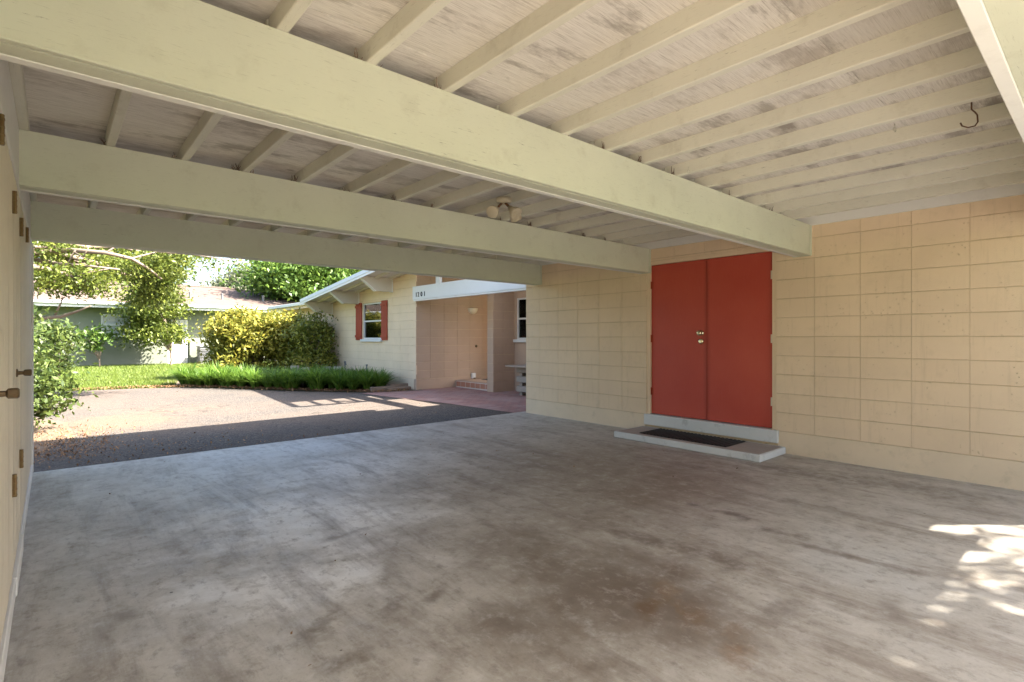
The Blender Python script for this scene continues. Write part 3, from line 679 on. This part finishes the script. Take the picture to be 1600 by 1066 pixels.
gd = gd.build('door', 'porch_white', gh)
for (a, b) in ((hz0, (hz0 + hz1) / 2 - .02), ((hz0 + hz1) / 2 + .02, hz1)): B('pane', 'window_glass', gd, dx0 + .22, dx1 - .12, YG + .04, YG + .05, a, b)
B('curtain', 'room_dark', gd, dx0 + .2, dx1 - .1, YG + .1, YG + .12, hz0 - .02, hz1 + .02)
B('door_frame', 'porch_white', gh, gd0.x, dx0 - .004, YG - .02, YG + .08, -.1, gd0.z); B('door_frame', 'porch_white', gh, dx1 + .004, gd1.x, YG - .02, YG + .08, -.1, gd0.z); B('door_frame', 'porch_white', gh, dx0, dx1, YG - .02, YG + .08, dz1 + .004, gd0.z)
eo = .85; ze = gh_top + .12
ex0, ex1, ey0, ey1 = -9, 16.8, YG - eo, YG + 12.85
pk = ony(354, 451, YG + 6); rx1 = pk.x; rz = pk.z; ry = YG + 6
ro = MB()
P = [(ex0, ey0, ze), (ex1, ey0, ze), (ex1, ey1, ze), (ex0, ey1, ze), (ex0 + 6, ry, rz), (rx1, ry, rz)]
V = [ro.bm.verts.new(p) for p in P]
for f in ((0, 1, 5, 4), (1, 2, 5), (2, 3, 4, 5), (3, 0, 4), (3, 2, 1, 0)): ro.bm.faces.new([V[i] for i in f])
ro = ro.build('roof', 'shingles', gh)
for k in (.3,):
    rc = MB().tube([(ex0 + 6, ry, rz + .01), (rx1, ry, rz + .01), (ex1, ey0, ze + .03)], .07, 6).build('ridge_cap', 'shingles', ro)
B('fascia', 'porch_white', gh, ex0, ex1, ey0 - .03, ey0 - .002, ze - .2, ze + .01); B('gutter', 'aluminium_paint', gh, ex0, ex1, ey0 - .14, ey0 - .031, ze - .07, ze + .06, bev=.02)
B('soffit', 'porch_white', gh, ex0, ex1, ey0, YG + .1, gh_top - .03, gh_top + .0)
for (u, v) in ((347, 464), (411, 474), (297, 468)):
    # stand on the roof plane between eave and ridge
    yv = YG + 1.6; pz = ze + (rz - ze) * (yv - ey0) / (ry - ey0); px = ony(u, v, yv).x
    MB().lathe([(0, -.1), (.06, -.1), (.06, .28), (.075, .28), (.075, .33), (0, .34)], (px, yv, pz), (0, 0, 1), 10).build('vent_pipe', 'ac_metal', ro)
a0 = ony(312, 541, YG - 1.2); a1 = ony(346, 566, YG - 1.2)
ac = thing('air_conditioner', 'dark grey outdoor air conditioning unit beside the green house', 'air conditioner', ((a0.x + a1.x) / 2, YG - .8, -.05))
B('base_pad', 'edging_stone', ac, a0.x - .1, a1.x + .1, YG - 1.3, YG - .3, -.09, .0)
B('body', 'ac_metal', ac, a0.x + .03, a1.x - .03, YG - 1.17, YG - .43, .0, a0.z - .05)
for k in range(9):
    z = .08 + k * (a0.z - .18) / 9
    B('louvre', 'ac_metal', ac, a0.x, a1.x, YG - 1.2, YG - .4, z, z + .035, bev=.006)
B('lid', 'ac_metal', ac, a0.x - .01, a1.x + .01, YG - 1.21, YG - .39, a0.z - .06, a0.z, bev=.02)
cd = MB().tube([(a0.x - .22, YG - .06, 0), (a0.x - .22, YG - .06, 1.15)], .04, 8).tube([(a0.x - .22, YG - .06, .3), (a0.x - .1, YG - .3, .25), (a0.x, YG - .6, .3)], .03, 6)
cd.build('conduit', 'green_stucco', ac)

# ------------------------------------------------------------------ plants
def leaf_mesh(name, cen, size, mat, parent, up=.4, lw=.45, seed=0, tintfn=None, axisbias=None):
    """one leaf (folded diamond) at every row of cen"""
    r = np.random.default_rng(seed); n = len(cen)
    d = r.normal(size=(n, 3)); d[:, 2] -= .25
    if axisbias is not None: d += axisbias
    d /= np.linalg.norm(d, axis=1)[:, None]
    nn = r.normal(size=(n, 3)); nn[:, 2] += up * 3
    sd = np.cross(d, nn); sd /= np.linalg.norm(sd, axis=1)[:, None] + 1e-9
    nr = np.cross(sd, d)
    L = size * r.uniform(.6, 1.3, n)[:, None]; w_ = L * lw
    V = np.empty((n, 4, 3)); V[:, 0] = cen - d * L * .5; V[:, 2] = cen + d * L * .5
    V[:, 1] = cen + sd * w_ * .5 + nr * w_ * .15; V[:, 3] = cen - sd * w_ * .5 + nr * w_ * .15
    V = V.reshape(-1, 3) - np.array(ORG[parent.name]) if parent else V.reshape(-1, 3)
    me = bpy.data.meshes.new(name); me.vertices.add(n * 4); me.vertices.foreach_set('co', V.ravel())
    me.loops.add(n * 4); me.loops.foreach_set('vertex_index', np.arange(n * 4)); me.polygons.add(n)
    me.polygons.foreach_set('loop_start', np.arange(0, n * 4, 4)); me.update(calc_edges=True)
    t = np.clip(r.beta(1.6, 2.0, n) if tintfn is None else tintfn(cen, r), 0, 1)
    at = me.attributes.new('tint', 'FLOAT', 'POINT'); at.data.foreach_set('value', np.repeat(t, 4))
    return link(name, me, mat, parent, ORG[parent.name] if parent else Vector((0, 0, 0)))
def clump_points(c, rad, n_cl, per, cl_r, r, shell=.55, flat=1.0):
    c = np.array(c); rad = np.array(rad)
    v = r.normal(size=(n_cl, 3)); v /= np.linalg.norm(v, axis=1)[:, None]
    rr = (shell + (1 - shell) * r.random(n_cl)) * r.uniform(.82, 1.12, n_cl)
    cc = c + v * rad * rr[:, None]
    p = r.normal(size=(n_cl, per, 3)) * np.array([cl_r, cl_r, cl_r * .6 * flat]) * r.uniform(.6, 1.4, (n_cl, 1, 1)) + cc[:, None]
    return p.reshape(-1, 3), cc
def limb(a, b, r0, r1, wob=.1, n=5):
    a = Vector(a); b = Vector(b); pts = []
    for i in range(n + 1):
        t = i / n; p = a.lerp(b, t)
        if 0 < i < n: p += Vector((random.uniform(-wob, wob), random.uniform(-wob, wob), random.uniform(-wob, wob) * .6))
        pts.append(p)
    return pts, [r0 + (r1 - r0) * i / n for i in range(n + 1)]
def tree(name, label, base, trunk_h, trunk_r, ells, leaf, mat, n_cl, per, cl_r, bark='bark', group=None, cat='tree', seed=1, lean=(0, 0), n_limb=9, zmin=.05, extra=None, shell=.55, lw=.45):
    r = np.random.default_rng(seed); random.seed(seed)
    t = thing(name, label, cat, base, group)
    pts = []; ccs = []
    for (c, rad, f) in ells:
        p, cc = clump_points(c, rad, max(1, int(n_cl * f)), per, cl_r, r, shell); pts.append(p); ccs.append(cc)
    pts = np.concatenate(pts); ccs = np.concatenate(ccs); pts = pts[pts[:, 2] > base[2] + zmin]
    tm = MB(); b = Vector(base); top = b + Vector((lean[0], lean[1], trunk_h))
    tm.tube(*limb(b - Vector((0, 0, .1)), top, trunk_r * 1.25, trunk_r * .8, trunk_r * .5), 10)
    pick = r.choice(len(ccs), min(n_limb, len(ccs)), replace=False)
    for k in pick:
        e = Vector(ccs[k]); m = top.lerp(e, .5) + Vector((0, 0, .08 * (e - top).length))
        p1, r1 = limb(top - Vector((0, 0, trunk_h * random.uniform(0, .35))), m, trunk_r * .6, trunk_r * .32, .1 * (e - top).length * .4, 3)
        p2, r2 = limb(m, e, trunk_r * .32, trunk_r * .1, .05 * (e - top).length, 3)
        tm.tube(p1 + p2[1:], r1 + r2[1:], 6)
    if extra: extra(tm)
    tm.build('trunk', bark, t, smooth=True)
    leaf_mesh('crown', pts, leaf, mat, t, seed=seed, lw=lw)
    return t

# tree leaning in from the left; its limbs cross the opening
def left_limbs(tm):
    Yb = 13.0
    for path, r0, r1 in [([(-60, 400), (50, 396), (110, 391), (165, 395), (205, 404), (232, 420), (252, 436)], .06, .018), ([(-60, 385), (50, 404), (90, 412), (140, 416), (185, 421)], .05, .016), ([(-50, 520), (50, 498), (95, 495), (120, 487), (142, 478)], .05, .012), ([(84, 496), (92, 480), (99, 465)], .022, .01),
                         ([(205, 404), (245, 394), (300, 398), (340, 404), (372, 414)], .022, .006), ([(110, 391), (130, 402), (140, 384)], .02, .008), ([(165, 395), (180, 386), (210, 380)], .02, .008), ([(118, 391), (100, 420), (96, 432)], .016, .006), ([(60, 410), (85, 425), (130, 428), (170, 420)], .024, .01)]:
        P_ = [ony(u, v, Yb + .5 * math.sin(u * .03)) for u, v in path]; k = len(P_) - 1
        tm.tube(P_, [r0 + (r1 - r0) * i / k for i in range(k + 1)], 7)
def E(u, v, Y, rx, ry, rz, f): c = ony(u, v, Y); return ((c.x, c.y, c.z), (rx, ry, rz), f)
tree('leaning_tree', 'tree with yellow green leaves and pale limbs reaching over the driveway', (-2.4, 13.0, -.05), 2.6, .2,
     [E(95, 440, 13.2, 1.0, 1.0, .26, .17), E(180, 418, 14.2, 1.3, 1.2, .36, .20), E(240, 450, 14.6, .55, .9, .55, .18), E(258, 408, 14.0, .6, .8, .34, .10), E(60, 384, 13.8, 1.0, 1.2, .3, .10), E(330, 408, 13.6, .75, .5, .22, .02), ((-1.5, 13, 4.2), (2.5, 2.2, 1.2), .3)],
     .085, 'leaf_tree', 430, 54, .17, 'bark_pale', seed=11, n_limb=14, extra=left_limbs, shell=.35)
tree('corner_shrub', 'dense glossy shrub growing against the end of the storage closet', (-.3, 9.7, -.03), .5, .04,
     [((-.42, 9.7, .5), (.6, .7, .5), .55), ((-.55, 10.1, 1.0), (.55, .8, .42), .4), ((-.5, 10.6, 1.5), (.4, .6, .22), .12)],
     .085, 'leaf_shrub', 180, 46, .11, seed=12, cat='shrub', n_limb=16, zmin=.04, shell=.6)
q = onz(240, 566, -.08)
tree('multi_stem_shrub', 'tall leafy multi stemmed shrub before the green house door', (q.x, 29.4, -.08), .9, .05,
     [E(238, 520, 29.4, 1.25, 1.0, .75, .4), E(238, 478, 29.2, 1.35, 1.1, .85, .45), E(240, 455, 29.2, .9, .9, .5, .15)], .15, 'leaf_tree', 230, 50, .24, 'bark_pale', seed=13, cat='shrub', n_limb=16, shell=.5)
q = onz(145, 569, -.08)
tree('young_shrub', 'small open shrub with big leaves at the green house wall', (q.x, 29.6, -.08), .5, .03,
     [E(143, 535, 29.6, .85, .6, .42, .6), E(150, 520, 29.6, 1.0, .5, .25, .4)], .22, 'leaf_bright', 44, 14, .16, 'bark_pale', seed=14, cat='shrub', n_limb=14, shell=.5, lw=.4)
q = onz(75, 569, -.08)
tree('far_shrub', 'loose green shrub at the lawn edge behind the corner shrub', (.1, 17.5, -.08), .8, .04,
     [E(70, 528, 17.5, .6, .7, .4, .5), E(68, 562, 17.3, .55, .7, .4, .4)], .13, 'leaf_shrub', 80, 34, .16, seed=15, cat='shrub', n_limb=10)
# variegated yellow hedge by the wing
def bush(name, label, c, rad, mat, n_cl, per, leaf, seed, ells=None):
    return tree(name, label, (c[0], c[1], -.02), .5, .05, ells or [((c[0], c[1], c[2]), rad, 1.0)], leaf, mat, n_cl, per, .15, seed=seed, cat='shrub', n_limb=10, zmin=.1, shell=.72)
c1 = ony(400, 530, 18.3)
bush('croton_bush', 'large yellow variegated bush beside the house wing', c1, None, 'leaf_croton', 330, 42, .15, 21,
     [((c1.x - .1, 18.3, 1.35), (1.25, 1.0, .85), .5), ((c1.x + .8, 18.0, 1.3), (.9, .9, .8), .3), ((c1.x - .75, 18.6, 1.2), (.6, .8, .9), .22), ((c1.x, 18.2, .55), (1.4, .8, .4), .2)])
c2 = ony(487, 535, 16.6)
bush('green_bush', 'dark green and yellow rounded bush against the house wing wall', c2, None, 'leaf_olive', 150, 40, .12, 22, [((c2.x, 16.6, 1.15), (.58, .7, .85), .7), ((c2.x, 16.4, .5), (.65, .6, .4), .3)])
c3 = ony(478, 566, 16.2)
bush('low_yellow_bush', 'low yellowish mound below the dark green bush', c3, None, 'leaf_croton', 40, 30, .09, 23, [((c3.x, 15.9, .42), (.5, .4, .28), 1.0)])
# trees behind
tree('broad_tree', 'bright green broad leaved tree rising behind the house wing roof', (13, 34, -.1), 3.2, .3,
     [E(490, 440, 33, 3.4, 2.5, 1.7, .5), E(430, 440, 34, 1.8, 2, 1.4, .25), E(520, 415, 33, 3.2, 2.5, 1.5, .4)], .30, 'leaf_bright', 300, 46, .5, seed=31, shell=.5)
tree('grey_tree', 'hazy grey green tree far behind the brown shingle roof', (20, 62, -.1), 4, .4,
     [E(375, 452, 62, 3.6, 3, 1.9, .6), E(400, 440, 62, 3, 3, 2.2, .4), E(350, 460, 64, 2.8, 3, 1.3, .3)], .34, 'leaf_grey', 200, 46, .6, seed=32, shell=.4)
tree('roadside_tree', 'tall olive green tree behind the left end of the green house', (-2, 46, -.1), 4, .35,
     [E(90, 420, 46, 4.5, 3, 2.6, .5), E(170, 410, 46, 4.0, 3, 2.6, .4), E(235, 425, 47, 2.2, 3, 1.5, .2)], .34, 'leaf_tree', 300, 46, .7, seed=33, shell=.4)
tree('dark_tree', 'dark leaved tree between the shingle roof and the wing roof', (14.5, 42, -.1), 3.5, .3, [E(450, 440, 42, 2.6, 2.5, 2.6, 1)], .32, 'leaf_dark', 120, 46, .55, seed=34, shell=.5)
# trees of the back garden, behind the camera: they make the dappled light
tree('garden_oak', 'spreading oak in the back garden beyond the carport', (10.2, -6.3, -.1), 4.0, .3,
     [((8.0, -5.3, 5.6), (2.2, 1.9, 1.3), .5), ((6.5, -3.5, 5.4), (1.1, 1.2, .7), .22), ((10, -6.5, 7), (3.6, 3.2, 1.8), .8)], .17, 'leaf_dark', 260, 60, .42, seed=41, shell=.25)
tree('garden_hedge_tree', 'bushy tree at the back garden boundary', (-6, -14, -.1), 2.5, .3, [((-6, -14, 4), (4, 3, 3), 1)], .3, 'leaf_bright', 160, 40, .6, seed=42)

# grass-like border plants: every tuft a plant of its own
def tuft_mesh(seed, h, spread, n, mat, wd=.012):
    r = np.random.default_rng(seed); V = []; F = []; T = []
    for k in range(n):
        a = r.uniform(0, 2 * math.pi); b0 = r.uniform(0, .07); L = h * r.uniform(.65, 1.15); out = spread * r.uniform(.25, 1.1)
        d = np.array([math.cos(a), math.sin(a), 0]); sd = np.array([-math.sin(a), math.cos(a), 0]) * wd; t = r.beta(1.5, 1.8)
        base = len(V)
        for i in range(4):
            q_ = i / 3; p = d * (b0 + out * q_ ** 1.7) + np.array([0, 0, L * (q_ - .42 * q_ ** 3 * (out / spread))]); w_ = (1 - q_ ** 2) + .04
            V.append(p - sd * w_); V.append(p + sd * w_); T += [t, t]
        for i in range(3): F.append((base + 2 * i, base + 2 * i + 1, base + 2 * i + 3, base + 2 * i + 2))
    me = bpy.data.meshes.new('tuft'); me.from_pydata([tuple(v) for v in V], [], F); me.materials.append(MATS[mat])
    at = me.attributes.new('tint', 'FLOAT', 'POINT'); at.data.foreach_set('value', np.array(T, dtype=np.float32)); return me
random.seed(5)
TM = [tuft_mesh(60 + k, .56, .62, 210, 'blade_border', .012) for k in range(5)]
edge = [(5.95, 11.85), (5.35, 12.45), (4.75, 13.3), (4.2, 14.15), (3.7, 15.0), (3.25, 15.7), (2.8, 16.3), (2.75, 17.1)]
ntuft = 0
for row, off in enumerate((0.0, .42, .85, 1.3, 1.75)):
    for (x0, y0), (x1, y1) in zip(edge, edge[1:]):
        L = math.hypot(x1 - x0, y1 - y0); nx_, ny_ = (y1 - y0) / L, -(x1 - x0) / L
        m = max(1, round(L / .36))
        for k in range(m):
            t = (k + random.uniform(.2, .8)) / m
            x = x0 + (x1 - x0) * t + abs(nx_) * off * .8 + random.uniform(-.08, .08); y = y0 + (y1 - y0) * t + abs(ny_) * off * .5 + random.uniform(-.08, .08)
            if x > 6.45: continue
            o = link('border_plant', random.choice(TM), None, at=(x, y, -.025)); o.rotation_euler = (0, 0, random.uniform(0, 6.28)); sc_ = random.uniform(.8, 1.2); o.scale = (sc_, sc_, sc_ * random.uniform(.85, 1.1))
            tag(o, 'tuft of arching dark green border grass beside the driveway', 'grass plant', 'border grass along the house wing'); ntuft += 1
# edging stones of the bed and the raised planter line
random.seed(9)
for k in range(9):
    t = k / 8; x = 4.6 + 1.9 * t; y = 16.3 - 1.6 * t
    o = MB().box(-.13, .13, -.06, .06, 0, random.uniform(.09, .13), bev=.02).build('edging_stone', 'edging_stone', None)
    o.location = (x, y, .25); o.rotation_euler = (0, 0, -.7 + random.uniform(-.1, .1)); o.location.z = -.03; o.scale = (1, 1, 3.9)
    tag(o, 'cream edging stone between the border grass and the yellow bush', 'stone', 'edging stones of the planter')
for k, (x, y, a) in enumerate([(6.42, 11.6, .35), (6.05, 11.72, .5), (6.6, 11.85, .2)]):
    tag(MB().box(x - .32, x + .32, y - .05, y + .05, -.03, .06 + .03 * k, bev=.012, rot=None).build('edging_timber', 'bark', None, (x, y, -.03)), ['dark timber edging nearest the wing corner', 'dark timber edging next to the grass tufts', 'dark timber edging against the wing wall'][k], 'timber')
# spikes in the bed
for (u, v, h, lab) in [(573, 577, .28, 'short dark pipe standing in the border grass'), (539, 573, .26, 'bent dark garden tap in the border grass')]:
    p = onx(u, v, 6.55); m_ = MB().tube([(6.55, p.y, -.03), (6.55, p.y, p.z + .12)], .018, 8)
    if u == 539: m_.tube([(6.55, p.y, p.z + .1), (6.52, p.y - .05, p.z + .16), (6.5, p.y - .16, p.z + .15), (6.5, p.y - .2, p.z + .06)], .018, 8)
    m_.lathe([(0, 0), (.03, 0), (.03, .03), (0, .03)], (6.55, p.y, p.z + .1)); tag(m_.build('garden_pipe', 'ac_metal', None, (6.55, p.y, 0)), lab, 'pipe')

# lawn blades, leaf litter, mulch: beyond counting
def scatter_blades(name, pts, h, mat, seed, wd=.012):
    r = np.random.default_rng(seed); n = len(pts); a = r.uniform(0, 6.28, n)
    sd = np.stack([np.cos(a), np.sin(a), np.zeros(n)], 1) * wd; L = h * r.uniform(.5, 1.3, n)
    tip = pts + np.stack([r.normal(0, .35, n) * L, r.normal(0, .35, n) * L, L], 1)
    V = np.empty((n, 3, 3)); V[:, 0] = pts - sd; V[:, 1] = pts + sd; V[:, 2] = tip
    me = bpy.data.meshes.new(name); me.vertices.add(n * 3); me.vertices.foreach_set('co', V.ravel()); me.loops.add(n * 3); me.loops.foreach_set('vertex_index', np.arange(n * 3)); me.polygons.add(n)
    me.polygons.foreach_set('loop_start', np.arange(0, n * 3, 3)); me.update(calc_edges=True)
    at = me.attributes.new('tint', 'FLOAT', 'POINT'); at.data.foreach_set('value', np.repeat(r.beta(2, 2, n), 3)); return link(name, me, mat)
r = np.random.default_rng(3); N = 170000
Y = 16.4 + (r.random(N) ** 1.5) * 14.5; X = r.uniform(-3, 9, N)
far = np.interp(X, [-9, .2, 1.6, 2.5, 3.0, 4.2, 9], [17.2, 16.85, 16.6, 16.9, 19.5, 22, 24])
k = Y > far + r.normal(0, .05, N)
lw_ = scatter_blades('lawn_grass', np.stack([X, Y, np.full(N, -.09)], 1)[k], .12, 'blade_lawn', 4, .014); tag(lw_, 'sunny green lawn before the green house', 'grass', kind='stuff')
def litter(name, label, pts, size, seed):
    o = leaf_mesh(name, pts, size, 'dry_leaf', None, up=3, seed=seed, lw=.5); return tag(o, label, 'leaves', kind='stuff')
p = []
for (cx, cy, sx, sy, n) in [(.05, 7.9, .25, .35, 420), (.15, 9.0, .35, .5, 500), (-.1, 8.5, .3, .8, 500), (.8, 7.6, .6, .35, 160), (2.5, 8, 2, 1.2, 25), (1.6, 7.0, 1.2, .15, 60), (1.5, 10.5, 1.5, 1.5, 30)]:
    p.append(np.stack([r.normal(cx, sx, n), np.maximum(6.76, r.normal(cy, sy, n)), r.uniform(-.026, -.008, n)], 1))
litter('leaf_litter', 'fallen brown leaves scattered over the driveway edge', np.concatenate(p), .034, 51)
p = []
ep = [(6.5, 11.5), (5.9, 11.5), (5.2, 12.35), (4.4, 13.4), (3.85, 14.3), (3.2, 15.4), (2.5, 16.2), (1.6, 16.65), (.2, 16.9)]
for (x0, y0), (x1, y1) in zip(ep, ep[1:]):
    n = int(330 * math.hypot(x1 - x0, y1 - y0)); t = r.random(n)
    p.append(np.stack([x0 + (x1 - x0) * t + r.normal(.12, .12, n), y0 + (y1 - y0) * t + r.normal(.08, .1, n), r.uniform(-.02, .02, n)], 1))
litter('mulch', 'brown leaf mulch along the edge of the planting bed', np.concatenate(p), .06, 52)
n = 26
lv = np.stack([r.uniform(.3, 5.5, n), r.uniform(2.0, 6.5, n), np.full(n, .003)], 1)
litter('slab_leaf_bits', 'tiny dry leaf bits lying on the concrete slab', lv, .028, 53)
